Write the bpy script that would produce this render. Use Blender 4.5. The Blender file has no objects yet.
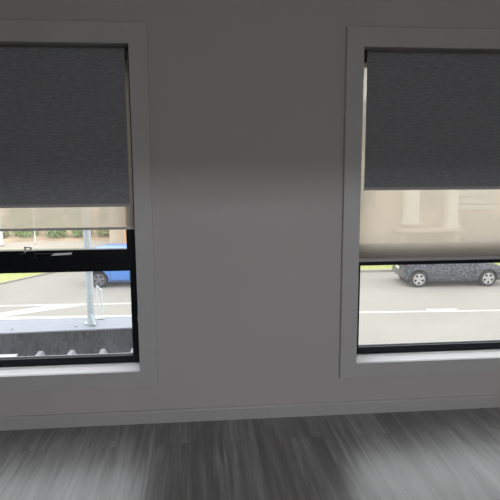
import bpy, bmesh, math, random
from mathutils import Vector, Matrix
random.seed(7)
C = bpy.context.scene.collection
R = math.radians
SC = bpy.context.scene
SC.view_settings.view_transform = 'Standard'
SC.view_settings.look = 'None'

# ------------------------------------------------------------ materials
def newmat(name):
    m = bpy.data.materials.new(name); m.use_nodes = True
    return m, m.node_tree.nodes, m.node_tree.links

def simple(name, col, rough=0.6, metal=0.0, spec=0.5, noise=0.0, nscale=20.0, bump=0.0, bscale=60.0, coord='Object', stretch=(1, 1, 1), coat=0.0):
    m, N, L = newmat(name)
    b = N['Principled BSDF']
    b.inputs['Base Color'].default_value = (*col, 1)
    b.inputs['Roughness'].default_value = rough
    b.inputs['Metallic'].default_value = metal
    b.inputs['Specular IOR Level'].default_value = spec
    b.inputs['Coat Weight'].default_value = coat
    if noise or bump:
        tc = N.new('ShaderNodeTexCoord'); mp = N.new('ShaderNodeMapping')
        mp.inputs['Scale'].default_value = stretch
        L.new(tc.outputs[coord], mp.inputs['Vector'])
    if noise:
        t = N.new('ShaderNodeTexNoise'); t.inputs['Scale'].default_value = nscale; t.inputs['Detail'].default_value = 6
        L.new(mp.outputs[0], t.inputs['Vector'])
        r = N.new('ShaderNodeValToRGB')
        r.color_ramp.elements[0].position = .3; r.color_ramp.elements[1].position = .7
        r.color_ramp.elements[0].color = (*[c * (1 - noise) for c in col], 1)
        r.color_ramp.elements[1].color = (*[min(1, c * (1 + noise)) for c in col], 1)
        L.new(t.outputs['Fac'], r.inputs[0]); L.new(r.outputs[0], b.inputs['Base Color'])
    if bump:
        t2 = N.new('ShaderNodeTexNoise'); t2.inputs['Scale'].default_value = bscale; t2.inputs['Detail'].default_value = 4
        L.new(mp.outputs[0], t2.inputs['Vector'])
        bp = N.new('ShaderNodeBump'); bp.inputs['Strength'].default_value = bump; bp.inputs['Distance'].default_value = .01
        L.new(t2.outputs['Fac'], bp.inputs['Height']); L.new(bp.outputs[0], b.inputs['Normal'])
    return m

M = {}
M['wall'] = simple('wall paint', (.60, .59, .59), .75, spec=.25, noise=.02, nscale=2, bump=.05, bscale=250)
M['trim'] = simple('trim paint', (.605, .605, .612), .42, spec=.4, noise=.02, nscale=5)
M['skirt'] = simple('skirting paint', (.57, .57, .575), .45, spec=.4, noise=.02, nscale=5)
M['ceiling'] = simple('ceiling paint', (.8, .8, .79), .85, noise=.01)
M['sill'] = simple('sill paint', (.97, .97, .98), .5, spec=.4, noise=.005, nscale=8)
M['black'] = simple('black aluminium', (.006, .007, .011), .35, spec=.25, noise=.1, nscale=30)
M['gasket'] = simple('weathered bead', (.62, .64, .68), .6, noise=.2, nscale=60)
M['chrome'] = simple('satin metal', (.95, .95, .97), .4, metal=.1, noise=.05)
M['whiteplastic'] = simple('clear white plastic', (.75, .74, .72), .3, noise=.03)
M['bracket'] = simple('dark bracket', (.025, .028, .028), .5, noise=.1)
M['bar'] = simple('grey bar', (.48, .48, .50), .45, noise=.05, nscale=30)
M['sheerbar'] = simple('sheer bar', (.6, .58, .56), .5, noise=.05, nscale=30)
M['post'] = simple('galvanised post', (.60, .66, .68), .45, noise=.08, nscale=12)
M['whitemetal'] = simple('white painted metal', (.84, .88, .88), .4, noise=.04, nscale=12)
M['cap'] = simple('parapet capping', (.30, .33, .385), .5, noise=.05, nscale=3)
M['screw'] = simple('screw', (.12, .12, .14), .4, metal=.5, noise=.05)
M['asphalt'] = simple('asphalt', (.315, .297, .262), .9, noise=.07, nscale=.5, bump=.15, bscale=25)
M['paint'] = simple('road paint', (.62, .62, .60), .8, noise=.05, nscale=4)
M['kerb'] = simple('kerb concrete', (.36, .33, .28), .9, noise=.08, nscale=3)
M['path'] = simple('footpath concrete', (.44, .39, .32), .9, noise=.07, nscale=1.5)
M['grass'] = simple('verge grass', (.38, .415, .14), .95, noise=.18, nscale=3, bump=.6, bscale=18)
M['bank'] = simple('dry bank', (.50, .37, .25), .95, noise=.28, nscale=1.1, bump=.5, bscale=5)
M['leaf'] = simple('shrub leaves', (.30, .43, .17), .8, noise=.35, nscale=3)
M['leafpale'] = simple('pale shrub leaves', (.42, .46, .22), .8, noise=.3, nscale=3)
M['stem'] = simple('stem', (.2, .14, .09), .9, noise=.2)
M['render'] = simple('house render', (.66, .58, .47), .9, noise=.04, nscale=1)
M['brick'] = simple('orange brick', (.72, .42, .24), .9, noise=.12, nscale=6)
M['roof'] = simple('roof tile', (.20, .19, .19), .8, noise=.15, nscale=3)
M['column'] = simple('white column', (.86, .85, .82), .7, noise=.02)
M['darkglass'] = simple('house window glass', (.09, .10, .11), .12, noise=.05)
M['garage'] = simple('garage door', (.42, .38, .33), .7, noise=.04)
M['tyre'] = simple('tyre', (.022, .022, .024), .8, noise=.1)
M['rim'] = simple('alloy rim', (.50, .49, .49), .35, metal=.25, noise=.04)
M['rimgrey'] = simple('dull steel wheel', (.16, .16, .18), .5, metal=.2, noise=.08)
M['carglass'] = simple('car glass', (.015, .018, .02), .08, noise=.05)
M['carblack'] = simple('car black trim', (.02, .02, .022), .6, noise=.1)
M['carblue'] = simple('car blue paint', (.07, .25, .72), .3, spec=.5, coat=.6, noise=.05, nscale=2)
M['headlamp'] = simple('lamp lens', (.75, .76, .78), .15, noise=.03)
M['tail'] = simple('tail lamp', (.10, .015, .015), .2, noise=.1)
M['plate'] = simple('number plate', (.78, .77, .66), .5, noise=.03)

def mat_cargrey():                       # dark grey paint peppered with rain and road dirt
    m, N, L = newmat('car dark paint')
    b = N['Principled BSDF']; b.inputs['Roughness'].default_value = .35; b.inputs['Coat Weight'].default_value = .4
    tc = N.new('ShaderNodeTexCoord')
    t = N.new('ShaderNodeTexNoise'); t.inputs['Scale'].default_value = 18; t.inputs['Detail'].default_value = 3
    r = N.new('ShaderNodeValToRGB'); r.color_ramp.elements[0].position = .45; r.color_ramp.elements[1].position = .72
    r.color_ramp.elements[0].color = (.022, .030, .042, 1); r.color_ramp.elements[1].color = (.19, .205, .235, 1)
    L.new(tc.outputs['Object'], t.inputs['Vector']); L.new(t.outputs['Fac'], r.inputs[0]); L.new(r.outputs[0], b.inputs['Base Color'])
    return m
M['cargrey'] = mat_cargrey()

def mat_floor():
    m, N, L = newmat('grey wood plank floor')
    b = N['Principled BSDF']
    tc = N.new('ShaderNodeTexCoord')
    mp = N.new('ShaderNodeMapping'); mp.inputs['Rotation'].default_value = (0, 0, R(90)); mp.inputs['Location'].default_value = (.3, .07, 0)
    L.new(tc.outputs['Object'], mp.inputs['Vector'])
    br = N.new('ShaderNodeTexBrick')
    br.inputs['Scale'].default_value = 1.0; br.inputs['Brick Width'].default_value = 1.22; br.inputs['Row Height'].default_value = .178
    br.inputs['Mortar Size'].default_value = .0009; br.inputs['Mortar Smooth'].default_value = .3
    br.inputs['Color1'].default_value = (0, 0, 0, 1); br.inputs['Color2'].default_value = (1, 1, 1, 1); br.inputs['Mortar'].default_value = (.3, .3, .3, 1)
    br.offset = .37
    L.new(mp.outputs[0], br.inputs['Vector'])
    # per-plank shift of the grain
    add = N.new('ShaderNodeVectorMath'); add.operation = 'MULTIPLY_ADD'
    add.inputs[1].default_value = (7, 13, 0)
    L.new(br.outputs['Color'], add.inputs[0]); L.new(tc.outputs['Object'], add.inputs[2])
    g = N.new('ShaderNodeMapping'); g.inputs['Scale'].default_value = (42, 1.5, 1)
    L.new(add.outputs[0], g.inputs['Vector'])
    n1 = N.new('ShaderNodeTexNoise'); n1.inputs['Scale'].default_value = 1.0; n1.inputs['Detail'].default_value = 8; n1.inputs['Roughness'].default_value = .62; n1.inputs['Distortion'].default_value = .9
    L.new(g.outputs[0], n1.inputs['Vector'])
    g2 = N.new('ShaderNodeMapping'); g2.inputs['Scale'].default_value = (11, .95, 1)
    L.new(add.outputs[0], g2.inputs['Vector'])
    n2 = N.new('ShaderNodeTexNoise'); n2.inputs['Scale'].default_value = 1.0; n2.inputs['Detail'].default_value = 3; n2.inputs['Distortion'].default_value = 1.2
    L.new(g2.outputs[0], n2.inputs['Vector'])
    mix = N.new('ShaderNodeMath'); mix.operation = 'MULTIPLY_ADD'; mix.inputs[1].default_value = .55
    L.new(n2.outputs['Fac'], mix.inputs[0])
    h = N.new('ShaderNodeMath'); h.operation = 'MULTIPLY'; h.inputs[1].default_value = .45
    L.new(n1.outputs['Fac'], h.inputs[0]); L.new(h.outputs[0], mix.inputs[2])
    pl = N.new('ShaderNodeMath'); pl.operation = 'MULTIPLY_ADD'; pl.inputs[1].default_value = .08
    L.new(br.outputs['Color'], pl.inputs[0]); L.new(mix.outputs[0], pl.inputs[2])
    r = N.new('ShaderNodeValToRGB')
    e = r.color_ramp.elements
    e[0].position = .34; e[0].color = (.022, .022, .022, 1)
    e[1].position = .70; e[1].color = (.33, .328, .34, 1)
    k = e.new(.50); k.color = (.115, .113, .115, 1)
    L.new(pl.outputs[0], r.inputs[0])
    mo = N.new('ShaderNodeMix'); mo.data_type = 'RGBA'
    L.new(br.outputs['Fac'], mo.inputs['Factor']); L.new(r.outputs[0], mo.inputs['A']); mo.inputs['B'].default_value = (.055, .054, .054, 1)
    L.new(mo.outputs['Result'], b.inputs['Base Color'])
    b.inputs['Roughness'].default_value = .38; b.inputs['Specular IOR Level'].default_value = 1.0; b.inputs['Coat Weight'].default_value = 1.0; b.inputs['Coat Roughness'].default_value = .32; b.inputs['Coat IOR'].default_value = 1.6
    bp = N.new('ShaderNodeBump'); bp.inputs['Strength'].default_value = .25; bp.inputs['Distance'].default_value = .002
    L.new(n1.outputs['Fac'], bp.inputs['Height']); L.new(bp.outputs[0], b.inputs['Normal'])
    return m
M['floor'] = mat_floor()

def mat_blockout():                      # woven dark grey fabric, short sideways slubs
    m, N, L = newmat('blockout fabric')
    b = N['Principled BSDF']; b.inputs['Roughness'].default_value = .85; b.inputs['Specular IOR Level'].default_value = .15
    tc = N.new('ShaderNodeTexCoord'); mp = N.new('ShaderNodeMapping'); mp.inputs['Scale'].default_value = (36, 36, 300)
    L.new(tc.outputs['Object'], mp.inputs['Vector'])
    t = N.new('ShaderNodeTexNoise'); t.inputs['Scale'].default_value = 1; t.inputs['Detail'].default_value = 4; t.inputs['Roughness'].default_value = .7
    L.new(mp.outputs[0], t.inputs['Vector'])
    r = N.new('ShaderNodeValToRGB'); r.color_ramp.elements[0].position = .3; r.color_ramp.elements[1].position = .72
    r.color_ramp.elements[0].color = (.215, .225, .24, 1); r.color_ramp.elements[1].color = (.40, .41, .435, 1)
    L.new(t.outputs['Fac'], r.inputs[0])
    L.new(r.outputs[0], b.inputs['Base Color'])
    bp = N.new('ShaderNodeBump'); bp.inputs['Strength'].default_value = .3; bp.inputs['Distance'].default_value = .001
    L.new(t.outputs['Fac'], bp.inputs['Height']); L.new(bp.outputs[0], b.inputs['Normal'])
    return m
M['blockout'] = mat_blockout()

def mat_sheer():
    m, N, L = newmat('sunscreen fabric')
    N.remove(N['Principled BSDF']); out = N['Material Output']
    tc = N.new('ShaderNodeTexCoord'); t = N.new('ShaderNodeTexNoise'); t.inputs['Scale'].default_value = 6; t.inputs['Detail'].default_value = 3
    L.new(tc.outputs['Object'], t.inputs['Vector'])
    r = N.new('ShaderNodeValToRGB'); r.color_ramp.elements[0].color = (.69, .61, .51, 1); r.color_ramp.elements[1].color = (.71, .63, .53, 1)
    L.new(t.outputs['Fac'], r.inputs[0])
    tr = N.new('ShaderNodeBsdfTransparent'); tl = N.new('ShaderNodeBsdfTranslucent'); df = N.new('ShaderNodeBsdfDiffuse')
    tr.inputs[0].default_value = (1, .96, .88, 1)
    L.new(r.outputs[0], tl.inputs[0]); df.inputs[0].default_value = (.6, .57, .5, 1)
    m1 = N.new('ShaderNodeMixShader'); m1.inputs[0].default_value = .30
    L.new(tl.outputs[0], m1.inputs[1]); L.new(df.outputs[0], m1.inputs[2])
    m2 = N.new('ShaderNodeMixShader'); m2.inputs[0].default_value = .24
    L.new(m1.outputs[0], m2.inputs[1]); L.new(tr.outputs[0], m2.inputs[2])
    L.new(m2.outputs[0], out.inputs[0])
    return m
M['sheer'] = mat_sheer()

def mat_glass():                          # clear pane with rain spots and a film of dust
    m, N, L = newmat('dusty window glass')
    N.remove(N['Principled BSDF']); out = N['Material Output']
    tr = N.new('ShaderNodeBsdfTransparent'); tr.inputs[0].default_value = (.97, .98, .98, 1)
    gl = N.new('ShaderNodeBsdfGlossy'); gl.inputs['Roughness'].default_value = .02
    tl = N.new('ShaderNodeBsdfTranslucent'); tl.inputs[0].default_value = (.9, .9, .9, 1)
    tc = N.new('ShaderNodeTexCoord')
    v = N.new('ShaderNodeTexNoise'); v.inputs['Scale'].default_value = 180; v.inputs['Detail'].default_value = 2
    L.new(tc.outputs['Object'], v.inputs['Vector'])
    r = N.new('ShaderNodeMapRange'); r.inputs[1].default_value = .60; r.inputs[2].default_value = .78; r.inputs[3].default_value = .03; r.inputs[4].default_value = .34
    L.new(v.outputs['Fac'], r.inputs[0])
    m0 = N.new('ShaderNodeMixShader'); L.new(r.outputs[0], m0.inputs[0]); L.new(tr.outputs[0], m0.inputs[1]); L.new(tl.outputs[0], m0.inputs[2])
    m1 = N.new('ShaderNodeMixShader'); m1.inputs[0].default_value = .04
    L.new(m0.outputs[0], m1.inputs[1]); L.new(gl.outputs[0], m1.inputs[2]); L.new(m1.outputs[0], out.inputs[0])
    return m
M['glass'] = mat_glass()

def mat_parapet():
    m, N, L = newmat('dirty parapet lining')
    b = N['Principled BSDF']; b.inputs['Roughness'].default_value = .8; b.inputs['Specular IOR Level'].default_value = .1
    tc = N.new('ShaderNodeTexCoord'); mp = N.new('ShaderNodeMapping'); mp.inputs['Scale'].default_value = (60, 60, 14)
    L.new(tc.outputs['Object'], mp.inputs['Vector'])
    t = N.new('ShaderNodeTexNoise'); t.inputs['Scale'].default_value = 1; t.inputs['Detail'].default_value = 5
    t2 = N.new('ShaderNodeTexNoise'); t2.inputs['Scale'].default_value = 5; t2.inputs['Detail'].default_value = 4
    L.new(mp.outputs[0], t.inputs['Vector']); L.new(tc.outputs['Object'], t2.inputs['Vector'])
    a = N.new('ShaderNodeMath'); a.operation = 'MULTIPLY'; L.new(t.outputs['Fac'], a.inputs[0]); L.new(t2.outputs['Fac'], a.inputs[1])
    r = N.new('ShaderNodeValToRGB'); r.color_ramp.elements[0].position = .12; r.color_ramp.elements[1].position = .42
    r.color_ramp.elements[0].color = (.008, .009, .013, 1); r.color_ramp.elements[1].color = (.07, .074, .095, 1)
    L.new(a.outputs[0], r.inputs[0]); L.new(r.outputs[0], b.inputs['Base Color'])
    return m
M['parapet'] = mat_parapet()
M['deck'] = simple('metal roof sheet', (.38, .39, .43), .5, noise=.12, nscale=4)

def mat_siding():
    m, N, L = newmat('weatherboard')
    b = N['Principled BSDF']; b.inputs['Roughness'].default_value = .8
    tc = N.new('ShaderNodeTexCoord'); s = N.new('ShaderNodeSeparateXYZ'); L.new(tc.outputs['Object'], s.inputs[0])
    md = N.new('ShaderNodeMath'); md.operation = 'FRACT'; ml = N.new('ShaderNodeMath'); ml.operation = 'MULTIPLY'; ml.inputs[1].default_value = 2.6
    L.new(s.outputs['Z'], ml.inputs[0]); L.new(ml.outputs[0], md.inputs[0])
    r = N.new('ShaderNodeValToRGB'); r.color_ramp.elements[0].color = (.08, .08, .08, 1); r.color_ramp.elements[0].position = .0
    r.color_ramp.elements[1].color = (.60, .60, .61, 1); r.color_ramp.elements[1].position = .3
    L.new(md.outputs[0], r.inputs[0]); L.new(r.outputs[0], b.inputs['Base Color'])
    return m
M['siding'] = mat_siding()

# ------------------------------------------------------------ mesh helpers
def box(bm, x0, x1, y0, y1, z0, z1, bevel=0.0, seg=2):
    g = bmesh.ops.create_cube(bm, size=1)
    vs = g['verts']
    for v in vs:
        v.co = Vector(((x0 + x1) / 2 + v.co.x * (x1 - x0), (y0 + y1) / 2 + v.co.y * (y1 - y0), (z0 + z1) / 2 + v.co.z * (z1 - z0)))
    if bevel:
        es = list({e for v in vs for e in v.link_edges})
        bmesh.ops.bevel(bm, geom=es, offset=bevel, segments=seg, affect='EDGES', profile=.6)

def cyl(bm, p0, p1, r0, r1=None, seg=20, caps=True):
    r1 = r0 if r1 is None else r1
    p0, p1 = Vector(p0), Vector(p1); d = p1 - p0
    q = d.to_track_quat('Z', 'Y').to_matrix().to_4x4()
    bmesh.ops.create_cone(bm, cap_ends=caps, segments=seg, radius1=r0, radius2=r1, depth=d.length,
                          matrix=Matrix.Translation((p0 + p1) / 2) @ q)

def prism(bm, pts, y0, y1):               # pts in (x,z), extruded along y
    a = [bm.verts.new((x, y0, z)) for x, z in pts]; b = [bm.verts.new((x, y1, z)) for x, z in pts]
    bm.faces.new(a); bm.faces.new(b[::-1])
    for i in range(len(pts)):
        j = (i + 1) % len(pts); bm.faces.new((a[j], a[i], b[i], b[j]))

def slab(bm, pts, z0, z1):                # pts in (x,y), extruded along z
    a = [bm.verts.new((x, y, z0)) for x, y in pts]; b = [bm.verts.new((x, y, z1)) for x, y in pts]
    bm.faces.new(a[::-1]); bm.faces.new(b)
    for i in range(len(pts)):
        j = (i + 1) % len(pts); bm.faces.new((a[i], a[j], b[j], b[i]))

def obj(name, bm, mat, parent=None, smooth=False, label=None, kind=None):
    bmesh.ops.recalc_face_normals(bm, faces=bm.faces)
    me = bpy.data.meshes.new(name); bm.to_mesh(me); bm.free()
    me.materials.append(mat)
    if smooth:
        for p in me.polygons: p.use_smooth = True
        try: me.set_sharp_from_angle(angle=R(40))
        except Exception: pass
    o = bpy.data.objects.new(name, me); C.objects.link(o)
    if parent: o.parent = parent
    if label: o['label'] = label
    if kind: o['kind'] = kind
    return o

def tag(o, label=None, cat=None, group=None, kind=None):
    if label: o['label'] = label
    if cat: o['category'] = cat
    if group: o['group'] = group
    if kind: o['kind'] = kind
    return o

def empty(name, loc=(0, 0, 0), rz=0):
    o = bpy.data.objects.new(name, None); C.objects.link(o)
    o.location = loc; o.rotation_euler = (0, 0, rz); o.empty_display_size = .1
    return o

def B(): return bmesh.new()

def copy_tree(o, parent=None):
    c = o.copy(); C.objects.link(c)
    if parent: c.parent = parent
    for ch in list(o.children): copy_tree(ch, c)
    return c

# ------------------------------------------------------------ room
WY = 3.0                    # inner face of the window wall
XL, XR, YB, ZC = -3.3, 4.3, -5.4, 2.7
TOP, BOT = 2.035, .310      # window opening
LW = (-1.93, -.330)
RW = (.884, 2.484)
A_TOP, A_BOT = 2.136, .222  # outer edge of the architrave
bm = B()                     # window wall with two holes
xs = [XL, LW[0], LW[1], RW[0], RW[1], XR]; T = .16
for i in range(5):
    if i in (1, 3):
        box(bm, xs[i], xs[i + 1], WY, WY + T, 0, BOT - .012); box(bm, xs[i], xs[i + 1], WY, WY + T, TOP + .012, ZC)
    else:
        box(bm, xs[i], xs[i + 1], WY, WY + T, 0, ZC)
obj('wall_front', bm, M['wall'], kind='structure')['label'] = 'grey painted wall between and around the two windows'
bm = B(); box(bm, XL - .12, XL, YB, WY + T, 0, ZC); obj('wall_left', bm, M['wall'], kind='structure')
bm = B(); box(bm, XR, XR + .12, YB, WY + T, 0, ZC); obj('wall_right', bm, M['wall'], kind='structure')
bm = B(); box(bm, XL - .12, XR + .12, YB - .12, YB, 0, ZC); obj('wall_back', bm, M['wall'], kind='structure')
bm = B(); box(bm, XL - .12, XR + .12, YB - .12, WY + T, ZC, ZC + .1); obj('ceiling', bm, M['ceiling'], kind='structure')
bm = B(); box(bm, XL - .12, XR + .12, YB - .12, WY + T, -.1, 0); obj('floor', bm, M['floor'], kind='structure')['label'] = 'dark grey wood plank floor'

def skirting(bm, x0, x1, yw):
    pts = [(yw, 0), (yw - .014, 0), (yw - .014, .064), (yw - .009, .074), (yw, .076)]
    a = [bm.verts.new((x0, y, z)) for y, z in pts]; b = [bm.verts.new((x1, y, z)) for y, z in pts]
    bm.faces.new(a); bm.faces.new(b[::-1])
    for i in range(len(pts)):
        j = (i + 1) % len(pts); bm.faces.new((a[j], a[i], b[i], b[j]))
bm = B(); skirting(bm, XL, XR, WY)
obj('baseboard_front', bm, M['skirt'], kind='structure')['label'] = 'plain painted skirting board under the windows'

bm = B(); box(bm, XL, XR, -1.72, -1.60, 2.05, ZC)  # unseen beam, added to shade the upper part of the window wall
tag(obj('light_blocker', bm, M['wall'], kind='structure'), 'unseen beam added behind the camera to block light from the upper wall')

# ------------------------------------------------------------ windows
YF, YO = WY + .112, WY + .160            # black frame depth range
def make_window(n, x0, x1, awning, label):
    w = empty('window_%d' % n, ((x0 + x1) / 2, WY, BOT)); w['kind'] = 'structure'; w['label'] = label
    w2 = w.location.copy()
    def P(name, bm, mat, parent=w, **k):
        if parent is w: bmesh.ops.translate(bm, verts=bm.verts, vec=-w2)
        return obj(name, bm, mat, parent, **k)
    aw = .0935
    # architrave: four mitred boards
    bm = B(); yo = WY - .024; bv = .0
    ox0, ox1, ix0, ix1 = x0 - aw, x1 + aw, x0, x1
    for q in ([(ox0, A_TOP), (ox1, A_TOP), (ix1, TOP), (ix0, TOP)], [(ox0, A_BOT), (ix0, BOT), (ix1, BOT), (ox1, A_BOT)],
              [(ox0, A_BOT), (ox0, A_TOP), (ix0, TOP), (ix0, BOT)], [(ox1, A_BOT), (ix1, BOT), (ix1, TOP), (ox1, A_TOP)]):
        prism(bm, q, yo, WY)
    bmesh.ops.remove_doubles(bm, verts=bm.verts, dist=1e-4)
    arc = P('architrave', bm, M['trim'])
    md = arc.modifiers.new('b', 'BEVEL'); md.width = .003; md.segments = 2; md.limit_method = 'ANGLE'; md.angle_limit = R(60)
    # reveal lining
    bm = B(); box(bm, x0 - .012, x0, WY, YO, BOT, TOP); box(bm, x1, x1 + .012, WY, YO, BOT, TOP); box(bm, x0 - .012, x1 + .012, WY, YO, TOP, TOP + .012)
    P('reveal', bm, M['trim'])
    bm = B(); box(bm, x0 - .012, x1 + .012, WY - .004, YF + .002, BOT - .012, BOT, .0015); box(bm, x0, x1, YF - .022, YF + .002, BOT, BOT + .006, .001)
    P('sill', bm, M['sill'], label='bright white window sill board')
    # outer black frame
    fw = .050; bm = B()
    up = fw if awning else .022
    box(bm, x0, x0 + fw, YF, YO, BOT, .905, .002); box(bm, x1 - fw, x1, YF, YO, BOT, .905, .002)
    box(bm, x0, x0 + up, YF, YO, .905, TOP, .001); box(bm, x1 - up, x1, YF, YO, .905, TOP, .001)
    box(bm, x0 + fw, x1 - fw, YF, YO, BOT, BOT + .047, .002); box(bm, x0 + fw, x1 - fw, YF, YO, TOP - fw, TOP, .002)
    fr = P('window_frame', bm, M['black'])
    # transom / sash bottom rail
    ZT0, ZT1 = .848, .905
    bm = B(); box(bm, x0 + fw, x1 - fw, YF, YO, ZT0, ZT1, .002); P('transom', bm, M['black'])
    s0, s1 = x0 + up - .006, x1 - up + .006
    bm = B()                                    # sash of the upper light
    st = .046 if awning else .03
    zb = ZT1 - .004; zt = .972
    ys0, ys1 = YF - .008, YO - .01
    box(bm, s0, s1, ys0, ys1, zb, zt, .002); box(bm, s0, s1, ys0, ys1, TOP - fw - st, TOP - fw + .006, .002)
    q = .018 if awning else .012
    box(bm, s0, s0 + q, ys0, ys1, zt, TOP - fw - st, .002); box(bm, s1 - q, s1, ys0, ys1, zt, TOP - fw - st, .002)
    sash = P('sash', bm, M['black'])
    yg = YF + .024
    bm = B(); box(bm, s0 + .01, s1 - .01, yg, yg + .005, zt - .005, TOP - fw - .02); P('glass_pane', bm, M['glass'])
    bm = B(); box(bm, x0 + fw - .004, x1 - fw + .004, yg, yg + .005, BOT + .044, ZT0 + .004); P('glass_pane', bm, M['glass'])
    bm = B()                                    # pale weathered bead outside the lower pane
    g = .005
    box(bm, x0 + fw, x1 - fw, yg + .006, yg + .012, BOT + .047, BOT + .047 + g)
    box(bm, x0 + fw, x0 + fw + g * .6, yg + .006, yg + .012, BOT + .047, ZT0); box(bm, x1 - fw - g * .6, x1 - fw, yg + .006, yg + .012, BOT + .047, ZT0)
    P('glazing_bead', bm, M['gasket'])
    if awning:                                  # chain winder on the sash rail
        xc = -.905
        bm = B(); box(bm, xc - .055, xc + .16, ys0 - .018, ys0, .932, .958, .004)
        box(bm, xc - .02, xc + .03, ys0 - .026, ys0 - .016, .935, .975, .004)
        wd = P('window_winder', bm, M['black'])
        bm = B(); cyl(bm, (-w2.x + xc, ys0 - .02 - w2.y, .972 - w2.z), (-w2.x + xc + .012, ys0 - .026 - w2.y, .998 - w2.z), .006, seg=12)
        box(bm, xc - .03 - w2.x, xc - .018 - w2.x, ys0 - .02 - w2.y, ys0 - .008 - w2.y, .965 - w2.z, .995 - w2.z, .002)
        box(bm, xc - .03 - w2.x, xc + .004 - w2.x, ys0 - .02 - w2.y, ys0 - .010 - w2.y, .990 - w2.z, .998 - w2.z, .002)
        obj('winder_catch', bm, M['chrome'], wd, label='small bright metal catch')
        bm = B()
        xa, xb = xc + .128 - w2.x, xc + .222 - w2.x
        prism(bm, [(xa - .018, .946 - w2.z), (xb - .004, .950 - w2.z), (xb, .960 - w2.z), (xa, .957 - w2.z)], ys0 - .024 - w2.y, ys0 - .015 - w2.y)
        obj('winder_handle', bm, M['chrome'], wd, label='flat silver folded handle')
    return w

make_window(1, *LW, True, 'window on the left with black frame and pale architrave')
make_window(2, *RW, True if False else False, 'window on the right with black frame and pale architrave')

# ------------------------------------------------------------ roller blinds
def roller(name, x0, x1, yf, r, zc, zbot, fab, barm, barh, bart, label, cat, group, bracketside, chain=False):
    """fabric hangs at y=yf from a tube of radius r, centre zc; the bar ends at zbot"""
    root = empty(name, ((x0 + x1) / 2, yf + r, zc)); tag(root, label, cat, group)
    o = root.location.copy()
    def P(nm, bm, mat, parent=root, **k):
        if True: bmesh.ops.translate(bm, verts=bm.verts, vec=-o)
        return obj(nm, bm, mat, parent, **k)
    yc = yf + r
    bm = B(); cyl(bm, (x0 + .004, yc, zc), (x1 - .004, yc, zc), r - .003, seg=28); P('roller_tube', bm, M['chrome'], smooth=True)
    bm = B(); th = .0009; prof = []
    for k in range(0, 15):                      # fabric wrapped over the top of the tube, then straight down
        a = R(-20 + 200 * k / 14); prof.append((yc + r * math.cos(a), zc + r * math.sin(a)))
    for k in range(1, 25): prof.append((yf + .0006 * math.sin(k * .9), zc + (zbot + barh - zc) * k / 24))
    nx = 8; rows = []
    for (y, z) in prof: rows.append([bm.verts.new((x0 + (x1 - x0) * i / nx, y, z)) for i in range(nx + 1)])
    for a, b in zip(rows, rows[1:]):
        for i in range(nx): bm.faces.new((a[i], a[i + 1], b[i + 1], b[i]))
    P('fabric', bm, fab, smooth=True)
    bm = B(); box(bm, x0, x1, yf - bart / 2, yf + bart / 2, zbot, zbot + barh, .002); P('bottom_bar', bm, barm)
    for s, xe in ((-1, x0), (1, x1)):
        bm = B()
        box(bm, min(xe, xe + s * .010), max(xe, xe + s * .010), yc - .016, yc + .010, zc - .040, zc + .026, .002)
        cyl(bm, (xe - s * .004, yc, zc), (xe + s * .009, yc, zc), r - .001, seg=24)
        P('bracket', bm, M['bracket'])
    if chain:
        xe = x0 - .008 if bracketside < 0 else x1 + .008
        bm = B(); zlow = .595
        for yy in (yc - .012, yc + .006):
            cyl(bm, (xe, yy, zc), (xe, yy, zlow), .0011, seg=8)
            z = zc - .02
            while z > zlow:
                bmesh.ops.create_icosphere(bm, subdivisions=1, radius=.0021, matrix=Matrix.Translation((xe, yy, z))); z -= .012
        ch = P('bead_chain', bm, M['whiteplastic'], smooth=True)
        bm = B(); box(bm, xe - .006, xe + .006, yc - .018, yc + .012, zlow - .03, zlow + .008, .003)
        cyl(bm, (xe - .006, yc - .004, zlow - .002), (xe + .006, yc - .004, zlow - .002), .009, seg=16)
        P('chain_tensioner', bm, M['whiteplastic'])
        bm = B(); box(bm, xe - .003, xe + .003, yc - .015, yc - .009, .705, .722, .0015)
        P('chain_joiner', bm, M['whiteplastic'])
    return root

G1 = None
roller('blockout_blind', LW[0] + .024, -.356, WY + .020, .019, 2.004, 1.212, M['blockout'], M['bar'], .016, .010,
       'dark grey blockout roller blind in the left window', 'roller blind', G1, 1)
roller('sunscreen_blind', LW[0] + .014, -.3435, WY + .066, .012, 2.006, 1.085, M['sheer'], M['sheerbar'], .014, .008,
       'beige see-through roller blind hanging short below the dark blind in the left window', 'roller blind', G1, 1, chain=True)
roller('blockout_blind', .914, RW[1] - .024, WY + .020, .019, 2.004, 1.286, M['blockout'], M['bar'], .016, .010,
       'dark grey blockout roller blind in the right window', 'roller blind', G1, -1)
roller('sunscreen_blind', .902, RW[1] - .014, WY + .066, .012, 2.006, .879, M['sheer'], M['bar'], .018, .010,
       'beige see-through roller blind pulled low in the right window, down to the dark car', 'roller blind', G1, -1, chain=True)

# ------------------------------------------------------------ lower roof with parapet outside the left window
bm = B()
slab(bm, [(-6.2, 4.47), (.10, 4.60), (.10, 4.66), (-6.2, 4.66)], -.40, .092)
box(bm, .04, .10, WY + T + .02, 4.58, -.40, .09)
pr = empty('parapet_roof', (-2, 4, -.13)); tag(pr, 'low metal roof behind a pale capped parapet just outside the left window', 'roof')
def child(name, bm, mat, par, **k):
    bmesh.ops.translate(bm, verts=bm.verts, vec=-par.location)
    return obj(name, bm, mat, par, **k)
child('parapet_lining', bm, M['parapet'], pr, label='dark stained inner face of the parapet')
bm = B()                                      # folded capping, seen from above
capn = lambda x: (4.59 + (x + 1.0) * -.055)
slab(bm, [(-6.2, 4.31), (-1.6, 4.495), (.13, 4.565), (.13, 4.87), (-6.2, 4.97)], .092, .102)
slab(bm, [(-6.2, 4.95), (.13, 4.85), (.13, 4.87), (-6.2, 4.97)], .02, .10)
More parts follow.
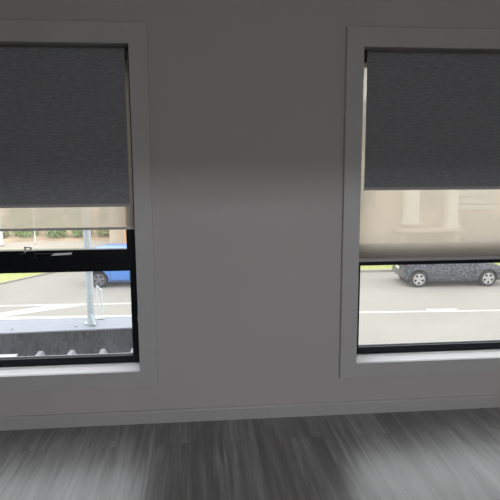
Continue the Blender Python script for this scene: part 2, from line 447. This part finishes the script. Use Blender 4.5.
box(bm, .02, .13, WY + T + .02, 4.60, .090, .10)
cap = child('capping', bm, M['cap'], pr, label='pale blue-grey metal parapet capping')
bm = B(); slab(bm, [(-6.2, 4.955), (.13, 4.855), (.13, 4.885), (-6.2, 4.985)], .096, .106); 
cl = obj('capping_edge', bm, M['whitemetal'], cap, label='white folded edge')
bmesh_shift = -(pr.location)
for v in cl.data.vertices: v.co += bmesh_shift
for xx in (-3.05, -2.035, -1.525, -1.02, -.50):
    bm = B(); ys = 4.60 + (xx + 1.2) * .035; cyl(bm, (xx, ys, .098), (xx, ys, .106), .0085, seg=12); child('screw', bm, M['screw'], pr)
bm = B()                                      # ribbed sheet running out from the house wall
zd = -.108; xx = -6.1; pts = [(-6.2, zd - .02), (-6.2, zd)]
while xx < -.1:
    if not -1.80 < xx < -1.38: pts += [(xx - .048, zd), (xx - .016, zd + .068), (xx + .016, zd + .068), (xx + .048, zd)]
    xx += .2445
pts += [(.04, zd), (.04, zd - .02)]
off = (-1.022 - (-6.1)) / .2445; off = (off - round(off)) * .2445
prism(bm, [(x + (off if -6.2 < x < .04 else 0), z) for x, z in pts], WY + T + .03, 4.44)
child('roof_sheet', bm, M['deck'], pr)
bm = B(); prism(bm, [(-1.76, zd + .002), (-1.47, zd + .002), (-1.44, zd + .054), (-1.76, zd + .054)], 4.15, 4.43)
child('flashing', bm, M['whitemetal'], pr)

bm = B()
cyl(bm, (-.912, 4.70, .125), (-.912, 4.70, 1.75), .031, seg=28)
cyl(bm, (-.912, 4.70, 1.75), (-.912, 4.70, 1.765), .034, seg=28)
pole = empty('steel_pole', (-.912, 4.70, .102)); tag(pole, 'tall pale galvanised pole standing on the parapet outside the left window', 'pole')
child('post', bm, M['post'], pole, smooth=True)
bm = B(); box(bm, -.965, -.885, 4.655, 4.745, .102, .112, .003); cyl(bm, (-.912, 4.70, .112), (-.912, 4.70, .15), .037, .033, seg=24)
prism(bm, [(-.905, .112), (-.865, .112), (-.875, .125), (-.895, .20)], 4.60, 4.66)
child('base_bracket', bm, M['post'], pole)

hoop = empty('handrail_stub', (-.88, 4.84, .108)); tag(hoop, 'short white metal hoop on the parapet right of the tall pole', 'bracket')
bm = B(); cyl(bm, (-.878, 4.84, .108), (-.878, 4.84, .395), .0075, seg=12); cyl(bm, (-.840, 4.84, .108), (-.840, 4.84, .355), .0075, seg=12)
cyl(bm, (-.878, 4.84, .393), (-.840, 4.84, .353), .0075, seg=12)
child('upright', bm, M['whitemetal'], hoop, smooth=True)
bm = B(); box(bm, -.895, -.825, 4.81, 4.852, .108, .114, .002); child('foot_plate', bm, M['whitemetal'], hoop)

# ------------------------------------------------------------ street level
GZ = -3.1
bm = B(); slab(bm, [(-60, 5.3), (60, 5.3), (60, 60), (-60, 60)], GZ - .2, GZ); tag(obj('road', bm, M['asphalt'], kind='structure'), 'pale grey asphalt road outside')
bm = B(); slab(bm, [(-60, WY + T + .3), (60, WY + T + .3), (60, 5.3), (-60, 5.3)], GZ - .2, GZ + .06); tag(obj('ground_near', bm, M['path'], kind='structure'), 'paved strip at the foot of the building')
def mark(pts, name, label, zz=.006):
    bm = B(); slab(bm, pts, GZ, GZ + zz); return tag(obj(name, bm, M['paint']), label, 'road marking')
mark([(-14, 18.46), (-.4, 18.06), (-.4, 18.20), (-14, 18.60)], 'road_line', 'long white line furthest across the road outside the left window')
mark([(-14, 17.24), (14, 15.70), (14, 15.83), (-14, 17.37)], 'road_line', 'solid white line across the road outside the right window')
mark([(-6.8, 16.98), (-5.9, 16.95), (-3.7, 18.10), (-4.9, 18.12)], 'road_stripe', 'broad slanting white stripe painted on the road outside the left window', .008)
mark([(7.05, 16.30), (8.0, 16.25), (8.0, 16.36), (7.05, 16.42)], 'road_dash', 'short white dash beside the solid line outside the right window', .008)
# kerbs, verges, paths
bm = B(); slab(bm, [(-25, 20.9), (-8.6, 20.9), (-7.6, 21.8), (-6.0, 24.1), (-5.2, 27), (-5.2, 30.4), (-25, 30.4)], GZ, GZ + .05); tag(obj('grass_verge', bm, M['grass'], kind='structure'), 'yellow-green grass wedge at the street corner')
bm = B(); slab(bm, [(-8.55, 20.75), (-7.5, 21.7), (-5.9, 24.05), (-5.1, 27), (-5.2, 27), (-6.0, 24.1), (-7.6, 21.8), (-8.6, 20.9)], GZ, GZ + .06); tag(obj('kerb', bm, M['kerb'], kind='structure'), 'concrete kerb curving round the corner')
bm = B(); slab(bm, [(1.5, 22.75), (45, 21.8), (45, 26.5), (1.5, 26.5)], GZ, GZ + .08); tag(obj('grass_verge', bm, M['grass'], kind='structure'), 'yellow-green grass strip behind the black car')
bm = B(); slab(bm, [(1.4, 22.55), (45, 21.6), (45, 21.8), (1.5, 22.75)], GZ, GZ + .09); tag(obj('kerb', bm, M['kerb'], kind='structure'), 'straight concrete kerb behind the black car')
bm = B(); slab(bm, [(-30, 30.4), (-4.2, 30.4), (-4.2, 33.4), (-30, 33.4)], GZ, GZ + .07); tag(obj('footpath', bm, M['path'], kind='structure'), 'pale footpath at the foot of the bank')
bm = B()                                       # dry bank rising behind the path
nx, ny = 60, 24; rows = []
for j in range(ny + 1):
    row = []
    for i in range(nx + 1):
        x = -45 + 95 * i / nx; t = j / ny; y = 33.4 + 26 * t
        z = GZ + .02 + 8.5 * (t ** 1.15) + (random.uniform(-.12, .12) if j else 0)
        row.append(bm.verts.new((x, y, z)))
    rows.append(row)
for a, b in zip(rows, rows[1:]):
    for i in range(nx): bm.faces.new((a[i], a[i + 1], b[i + 1], b[i]))
tag(obj('bank', bm, M['bank'], smooth=True, kind='structure'), 'dry brown bank rising across the road')

def shrub_mesh(rad, h, n):
    bm = B()
    for k in range(n):
        a = random.uniform(0, 6.283); rr = rad * math.sqrt(random.random()); z = h * random.random()
        s = math.sqrt(max(.05, 1 - (z / h - .4) ** 2 * 2.2)); c = Vector((rr * math.cos(a) * s, rr * math.sin(a) * s, z + .05))
        d = Vector((random.gauss(0, 1), random.gauss(0, 1), random.gauss(0, 1))).normalized(); e = d.orthogonal().normalized()
        f = d.cross(e); l = random.uniform(.07, .14)
        vs = [bm.verts.new(c + e * l), bm.verts.new(c + f * l * .45), bm.verts.new(c - e * l), bm.verts.new(c - f * l * .45)]
        bm.faces.new(vs)
    return bm
def shrub_proto(rad, h, mat, n=900):
    root = empty('shrub', (0, 0, 0))
    obj('foliage', shrub_mesh(rad, h, n), mat, root)
    bm = B()
    for k in range(5):
        a = k * 1.257; cyl(bm, (0, 0, -.1), (math.cos(a) * rad * .5, math.sin(a) * rad * .5, h * .7), .03, .01, seg=6)
    obj('stem', bm, M['stem'], root)
    return root
pA = shrub_proto(.95, 1.0, M['leaf']); pB = shrub_proto(.8, .75, M['leafpale'], 700)
def bank_z(y): return GZ + .02 + 8.5 * (max(0, (y - 33.4) / 26) ** 1.15)
spots = [(-11.9, 34.6, 1, .8), (-10.3, 34.7, 0, .9), (-8.5, 34.5, 0, .72), (-7.0, 34.6, 0, .68), (-5.7, 34.6, 1, .62), (-9.3, 36.6, 1, .95), (-7.5, 36.5, 0, .8), (-11.3, 36.9, 0, .95), (-13.4, 35.6, 0, .9),
         (-8.3, 38.6, 0, 1), (-10.4, 39.0, 1, 1.1), (-6.0, 37.4, 1, .7)]
fA = fB = True
for (x, y, k, s) in spots:
    if k == 0: o = pA if fA else copy_tree(pA); fA = False
    else: o = pB if fB else copy_tree(pB); fB = False
    o.location = (x, y, bank_z(y) - .05); o.rotation_euler = (0, 0, random.uniform(0, 6)); o.scale = (s, s, s * 1.35)
    if k == 0: tag(o, 'bushy mid-green shrub growing on the dry bank across the road', 'shrub', 'green shrubs on the bank')
    else: tag(o, 'pale olive low shrub growing on the dry bank across the road', 'shrub', 'pale shrubs on the bank')

def lamp_post(x, y, r, h, label):
    o = empty('marker_post', (x, y, GZ + .05)); tag(o, label, 'post')
    bm = B(); cyl(bm, (0, 0, 0), (0, 0, h), r, seg=14); cyl(bm, (0, 0, h), (0, 0, h + .04), r * 1.15, r * .4, seg=14); obj('shaft', bm, M['whitemetal'], o)
    bm = B(); cyl(bm, (0, 0, 0), (0, 0, .12), r * 1.8, r * 1.2, seg=14); obj('footing', bm, M['kerb'], o)
lamp_post(-10.75, 31.6, .10, 3.2, 'thick white post at the far left edge beyond the road')
lamp_post(-9.05, 32.0, .035, 2.6, 'thin pale post on the footpath behind the window winder')

# ------------------------------------------------------------ houses
def house_left():
    h = empty('house', (-.8, 33, GZ)); tag(h, 'cream rendered house with an orange brick pillar seen behind the blue car', 'house')
    bm = B(); box(bm, -5.0, 4.2, 32.2, 40, GZ, .2); child('wall', bm, M['render'], h)
    bm = B(); box(bm, -4.12, -3.66, 31.4, 31.86, GZ, .1, .02); child('brick_pillar', bm, M['brick'], h, label='orange brick pillar')
    bm = B(); box(bm, -3.0, -1.3, 32.14, 32.22, -2.2, -.8, .02); f = child('house_window', bm, M['column'], h)
    bm = B(); box(bm, -2.9, -1.4, 32.10, 32.15, -2.1, -.9); 
    o = obj('pane', bm, M['darkglass'], f); 
    for v in o.data.vertices: v.co -= h.location
    bm = B(); prism(bm, [(-5.8, .15), (5.0, .15), (3.2, 1.9), (-4.0, 1.9)], 31.0, 41.0); child('roof', bm, M['roof'], h)
house_left()
def house_right():
    h = empty('house', (12, 28, GZ)); tag(h, 'two-storey weatherboard house with white columns dimly seen through the right blind', 'house')
    bm = B(); box(bm, 7.6, 21, 28.4, 37, GZ, 2.9); child('wall', bm, M['render'], h)
    bm = B(); box(bm, 13.3, 15.6, 28.2, 28.42, -1.05, .9, .01); child('weatherboard_panel', bm, M['siding'], h)
    for x0, x1, zb in ((10.55, 11.25, -1.7), (12.75, 13.3, -1.9)):
        bm = B(); box(bm, x0, x1, 27.5, 28.0, zb, 2.8, .02); box(bm, x0 - .06, x1 + .06, 27.44, 28.06, 2.6, 2.8); box(bm, x0 - .06, x1 + .06, 27.44, 28.06, zb, zb + .18)
        child('column', bm, M['column'], h)
    bm = B(); box(bm, 10.2, 13.6, 27.4, 28.4, -2.1, -1.9, .02); box(bm, 10.4, 10.6, 27.5, 27.7, GZ, -2.1); box(bm, 13.2, 13.4, 27.5, 27.7, GZ, -2.1); child('balcony_floor', bm, M['render'], h)
    for x0, x1 in ((11.45, 12.6), (16.3, 18.2), (8.1, 9.3)):
        bm = B(); box(bm, x0, x1, 28.3, 28.42, -.9, .9, .02); f = child('house_window', bm, M['column'], h)
        bm = B(); box(bm, x0 + .08, x1 - .08, 28.27, 28.31, -.82, .82)
        o = obj('pane', bm, M['garage'], f)
        for v in o.data.vertices: v.co -= h.location
    bm = B()
    box(bm, 14.0, 17.4, 28.3, 28.42, GZ, -1.3, .02)
    for k in range(5): box(bm, 14.05, 17.35, 28.27, 28.3, GZ + .05 + k * .35, GZ + .36 + k * .35, .01)
    child('garage_door', bm, M['garage'], h)
    bm = B(); prism(bm, [(6.9, 2.8), (21.7, 2.8), (18, 5.2), (10.5, 5.2)], 27.2, 38); child('roof', bm, M['roof'], h)
house_right()

# ------------------------------------------------------------ cars (built facing +x, rear axle at the origin of x)
def make_car(name, loc, rz, paint, rimm, label, LR=.62):
    car = empty(name, loc, rz); tag(car, label, 'car')
    WB, LF, HW = 2.59, .78, .845
    X0, X1 = -LR, WB + LF
    # side profile (x, z): upper outline of lower body (belt) and roof
    def interp(t, pts):
        for (a, b), (c, d) in zip(pts, pts[1:]):
            if a <= t <= c:
                u = (t - a) / (c - a); u = u * u * (3 - 2 * u) if False else u
                return b + (d - b) * u
        return pts[-1][1] if t > pts[-1][0] else pts[0][1]
    belt = [(X0, .80), (X0 + .06, .93), (X0 + .2, .97), (1.2, .94), (2.1, .90), (2.45, .88), (2.9, .80), (3.2, .70), (X1, .58)]
    bot = [(X0, .34), (X0 + .12, .22), (.4, .19), (2.2, .19), (X1 - .15, .21), (X1, .34)]
    wid = [(X0, .66), (X0 + .08, .76), (X0 + .4, .83), (.5, HW), (2.3, HW), (3.0, .80), (X1 - .08, .70), (X1, .58)]
    N = 56; rows = []
    bm = B()
    for i in range(N + 1):
        x = X0 + (X1 - X0) * i / N
        zb, zt, w = interp(x, bot), interp(x, belt), interp(x, wid)
        h = zt - zb
        half = [(w * .86, zb), (w * .95, zb + .05), (w * .985, zb + .18 * h), (w * .985, zb + .30 * h), (w * 1.0, zb + .36 * h), (w * 1.0, zb + .62 * h), (w * .985, zb + .70 * h), (w * .97, zb + .86 * h), (w * .93, zt - .02), (w * .86, zt), (0, zt + .02)]
        ring = [(y, z) for y, z in half] + [(-y, z) for y, z in half[-2::-1]]
        rows.append([bm.verts.new((x, y, z)) for y, z in ring])
    n = len(rows[0])
    for a, b in zip(rows, rows[1:]):
        for k in range(n): bm.faces.new((a[k], a[(k + 1) % n], b[(k + 1) % n], b[k]))
    bm.faces.new(rows[0]); bm.faces.new(rows[-1][::-1])
    bmesh.ops.recalc_face_normals(bm, faces=bm.faces)
    body = obj('body', bm, paint, None, smooth=True)
    cb = B()
    for ax in (0, WB):
        for s in (-1, 1): cyl(cb, (ax, s * .55, .30), (ax, s * 1.1, .30), .355, seg=40)
    cut = obj('cut', cb, M['carblack'])
    md = body.modifiers.new('x', 'BOOLEAN'); md.object = cut; md.operation = 'DIFFERENCE'; md.solver = 'EXACT'
    bpy.context.view_layer.update()
    dg = bpy.context.evaluated_depsgraph_get()
    me = bpy.data.meshes.new_from_object(body.evaluated_get(dg))
    body.modifiers.clear(); body.data = me; bpy.data.objects.remove(cut)
    body.parent = car
    # wheel-arch liners
    for ax in (0, WB):
        bm = B(); cyl(bm, (ax, -.56, .30), (ax, .56, .30), .35, seg=32); obj('wheel_well', bm, M['carblack'], car)
    # greenhouse: glass volume then roof and pillars
    roof = [(-.62, 1.28), (-.45, 1.40), (.1, 1.46), (.9, 1.475), (1.45, 1.44), (1.75, 1.36)]
    G0 = -LR + .03
    gl = [(G0, .95), (G0 + .09, 1.24), (G0 + .22, 1.375), (.1, 1.435), (.9, 1.45), (1.42, 1.415), (1.80, 1.30), (2.42, .90)]
    bm = B(); rows = []
    NN = 40
    for i in range(NN + 1):
        x = G0 + (2.42 - G0) * i / NN; zt = interp(x, gl); zb = interp(x, belt) - .02; zt = max(zt, zb + .01)
        t = (zt - zb) / .55; wb = interp(x, wid) * .93; wt = wb - .17 * min(1, t)
        ring = [(wb, zb), (wb * .35 + wt * .65, zb + (zt - zb) * .65), (wt, zt - .03 * min(1, t)), (wt * .85, zt), (0, zt + .015 * min(1, t))]
        ring += [(-y, z) for y, z in ring[-2::-1]]
        rows.append([bm.verts.new((x, y, z)) for y, z in ring])
    n = len(rows[0])
    for a, b in zip(rows, rows[1:]):
        for k in range(n): bm.faces.new((a[k], a[(k + 1) % n], b[(k + 1) % n], b[k]))
    bm.faces.new(rows[0]); bm.faces.new(rows[-1][::-1])
    obj('windows', bm, M['carglass'], car, smooth=True)
    bm = B(); rows = []
    for i in range(31):                           # roof skin
        x = G0 + .08 + (1.54 - G0) * i / 30; zt = interp(x, gl) + .012; wb = interp(x, wid) * .93; wt = wb - .165
        ring = [(wt + .012, zt - .085), (wt + .006, zt - .025), (wt * .86, zt + .004), (0, zt + .02)]
        ring += [(-y, z) for y, z in ring[-2::-1]]
        rows.append([bm.verts.new((x, y, z)) for y, z in ring])
    for a, b in zip(rows, rows[1:]):
        for k in range(len(a) - 1): bm.faces.new((a[k], a[k + 1], b[k + 1], b[k]))
    obj('roof', bm, paint, car, smooth=True)
    def pillar(pa, pb, th):
        for s in (-1, 1):
            bm = B(); prism(bm, [(pa[0], pa[2]), (pa[0] + th, pa[2]), (pb[0] + th, pb[2]), (pb[0], pb[2])], -.012, .012)
            for v in bm.verts:
                t = (v.co.z - pa[2]) / (pb[2] - pa[2]); v.co.y += s * (pa[1] + (pb[1] - pa[1]) * t)
            obj('pillar', bm, paint, car)
    pillar((G0 + .04, .745, .94), (G0 + .2, .625, 1.36), .20)
    pillar((.78, .79, .93), (.72, .635, 1.42), .07)
    pillar((2.20, .775, .89), (1.45, .63, 1.38), .07)
    # door seams, handles, mirror, lamps, bumper, sill
    for s in (-1, 1):
        bm = B()
        for xx in (.42, 1.12, 2.05): box(bm, xx, xx + .012, s * HW - .006, s * HW + .003, .30, .92)
        box(bm, .42, 2.06, s * (HW - .012) - .006, s * (HW - .012) + .008, .262, .276)
        obj('door_seam', bm, M['carblack'], car)
        for xx in (.62, 1.22):
            bm = B(); box(bm, xx, xx + .18, s * (HW + .012) - .012, s * (HW + .012) + .012, .78, .81, .006); obj('door_handle', bm, paint, car)
        bm = B(); box(bm, 1.98, 2.14, s * .90 - .09, s * .90 + .09, .93, 1.06, .03); obj('wing_mirror', bm, paint, car, smooth=True)
        bm = B(); box(bm, X0 + .0, X0 + .16, s * .66 - .08, s * .66 + .08, .80, .93, .03); obj('tail_light', bm, M['tail'], car, smooth=True)
        bm = B(); box(bm, X1 - .36, X1 - .05, s * .60 - .10, s * .60 + .12, .58, .70, .03); obj('headlight', bm, M['headlamp'], car, smooth=True)
    bm = B(); box(bm, X0 - .03, X0 + .12, -.70, .70, .32, .54, .04); obj('rear_bumper', bm, paint, car, smooth=True)
    bm = B(); box(bm, X0 - .045, X0 - .03, -.20, .20, .58, .69, .004); obj('number_plate', bm, M['plate'], car)
    bm = B(); box(bm, X0 - .04, X0 + .14, -.60, .60, 1.30, 1.335, .012); 
    for v in bm.verts: v.co.x += .12
    obj('roof_spoiler', bm, paint, car, smooth=True)
    # wheels
    for ax in (0, WB):
        for s in (-1, 1):
            w = empty('wheel', (ax, s * (HW - .095), .30)); w.parent = car
            bm = B(); cyl(bm, (0, -.09, 0), (0, .09, 0), .30, seg=48)
            bmesh.ops.bevel(bm, geom=[e for e in bm.edges if abs(e.verts[0].co.y - e.verts[1].co.y) < 1e-5], offset=.03, segments=3, affect='EDGES')
            obj('tyre', bm, M['tyre'], w, smooth=True)
            bm = B(); yo = s * .092
            # rim lip ring
            for k in range(40):
                a0, a1 = 2 * math.pi * k / 40, 2 * math.pi * (k + 1) / 40
                q = []
                for rr, yy in ((.215, yo), (.185, yo), (.180, yo - s * .03)):
                    q.append([(rr * math.cos(a0), yy, rr * math.sin(a0)), (rr * math.cos(a1), yy, rr * math.sin(a1))])
                for u in range(2):
                    bm.faces.new([bm.verts.new(p) for p in (q[u][0], q[u][1], q[u + 1][1], q[u + 1][0])])
            for k in range(5):                    # five broad spokes
                a = math.pi / 2 + 2 * math.pi * k / 5; ca, sa = math.cos(a), math.sin(a)
                pts = [(.03, -.038), (.19, -.050), (.19, .050), (.03, .038)]
                va = [bm.verts.new((r * ca - t * sa, yo + s * .004, r * sa + t * ca)) for r, t in pts]
                vb = [bm.verts.new((r * ca - t * sa, yo - s * .02, r * sa + t * ca)) for r, t in pts]
                bm.faces.new(va); bm.faces.new(vb[::-1])
                for u in range(4): bm.faces.new((va[u], va[(u + 1) % 4], vb[(u + 1) % 4], vb[u]))
            cyl(bm, (0, yo - s * .02, 0), (0, yo + s * .008, 0), .055, .05, seg=20)
            obj('rim', bm, rimm, w)
    return car
make_car('hatchback_car', (8.07, 20.25, GZ), R(-2.7), M['cargrey'], M['rim'], 'dark charcoal hatchback car with silver five-spoke wheels outside the right window', .52)
make_car('hatchback_car', (-3.64, 21.50, GZ), R(-2.0), M['carblue'], M['rimgrey'], 'bright blue hatchback car parked across the road outside the left window', .50)

# ------------------------------------------------------------ light
w = bpy.data.worlds.new('overcast'); SC.world = w; w.use_nodes = True
nt = w.node_tree; bg = nt.nodes['Background']
tc = nt.nodes.new('ShaderNodeTexCoord'); sp = nt.nodes.new('ShaderNodeSeparateXYZ'); rp = nt.nodes.new('ShaderNodeValToRGB')
nt.links.new(tc.outputs['Generated'], sp.inputs[0]); nt.links.new(sp.outputs['Z'], rp.inputs[0]); nt.links.new(rp.outputs[0], bg.inputs[0])
rp.color_ramp.elements[0].color = (.42, .435, .46, 1); rp.color_ramp.elements[1].color = (1, 1, 1, 1)
bg.inputs[1].default_value = 3.15

def area(name, loc, tgt, sx, sy, power, col=(1, 1, 1)):
    l = bpy.data.lights.new(name, 'AREA'); l.shape = 'RECTANGLE'; l.size = sx; l.size_y = sy; l.energy = power; l.color = col
    o = bpy.data.objects.new(name, l); C.objects.link(o); o.location = loc
    o.rotation_euler = (Vector(tgt) - Vector(loc)).to_track_quat('-Z', 'Y').to_euler()
    return o
area('fill_light', (.8, -1.55, 1.25), (.3, 3, 1.3), 2.6, 1.1, 13, (1, .96, .90))  # added fill behind the camera to brighten the interior, no real fitting
area('step_fill_light', (1.6, -4.6, 2.50), (.2, 3, .9), 1.3, .16, 68, (.97, .965, 1))  # added lamp behind the beam, brightens only the lower window wall
SC.cycles.use_denoising = True
SC.cycles.max_bounces = 8; SC.cycles.transparent_max_bounces = 16
SC.cycles.sample_clamp_indirect = 4

# ------------------------------------------------------------ camera
pi_, ya, ro = R(8.83), R(5.36), R(-.25)
fw = Vector((math.sin(ya) * math.cos(pi_), math.cos(ya) * math.cos(pi_), -math.sin(pi_)))
rt = Vector((math.cos(ya), -math.sin(ya), 0)); up = rt.cross(fw)
r2 = rt * math.cos(ro) + up * math.sin(ro); u2 = up * math.cos(ro) - rt * math.sin(ro)
cd = bpy.data.cameras.new('camera'); cam = bpy.data.objects.new('camera', cd); C.objects.link(cam)
cd.sensor_width = 36; cd.sensor_fit = 'HORIZONTAL'; cd.lens = 560 / 500 * 36; cd.clip_start = .05; cd.clip_end = 300
mw = Matrix((( r2.x, u2.x, -fw.x, 0), (r2.y, u2.y, -fw.y, 0), (r2.z, u2.z, -fw.z, 1.438), (0, 0, 0, 1)))
cam.matrix_world = mw
SC.camera = cam
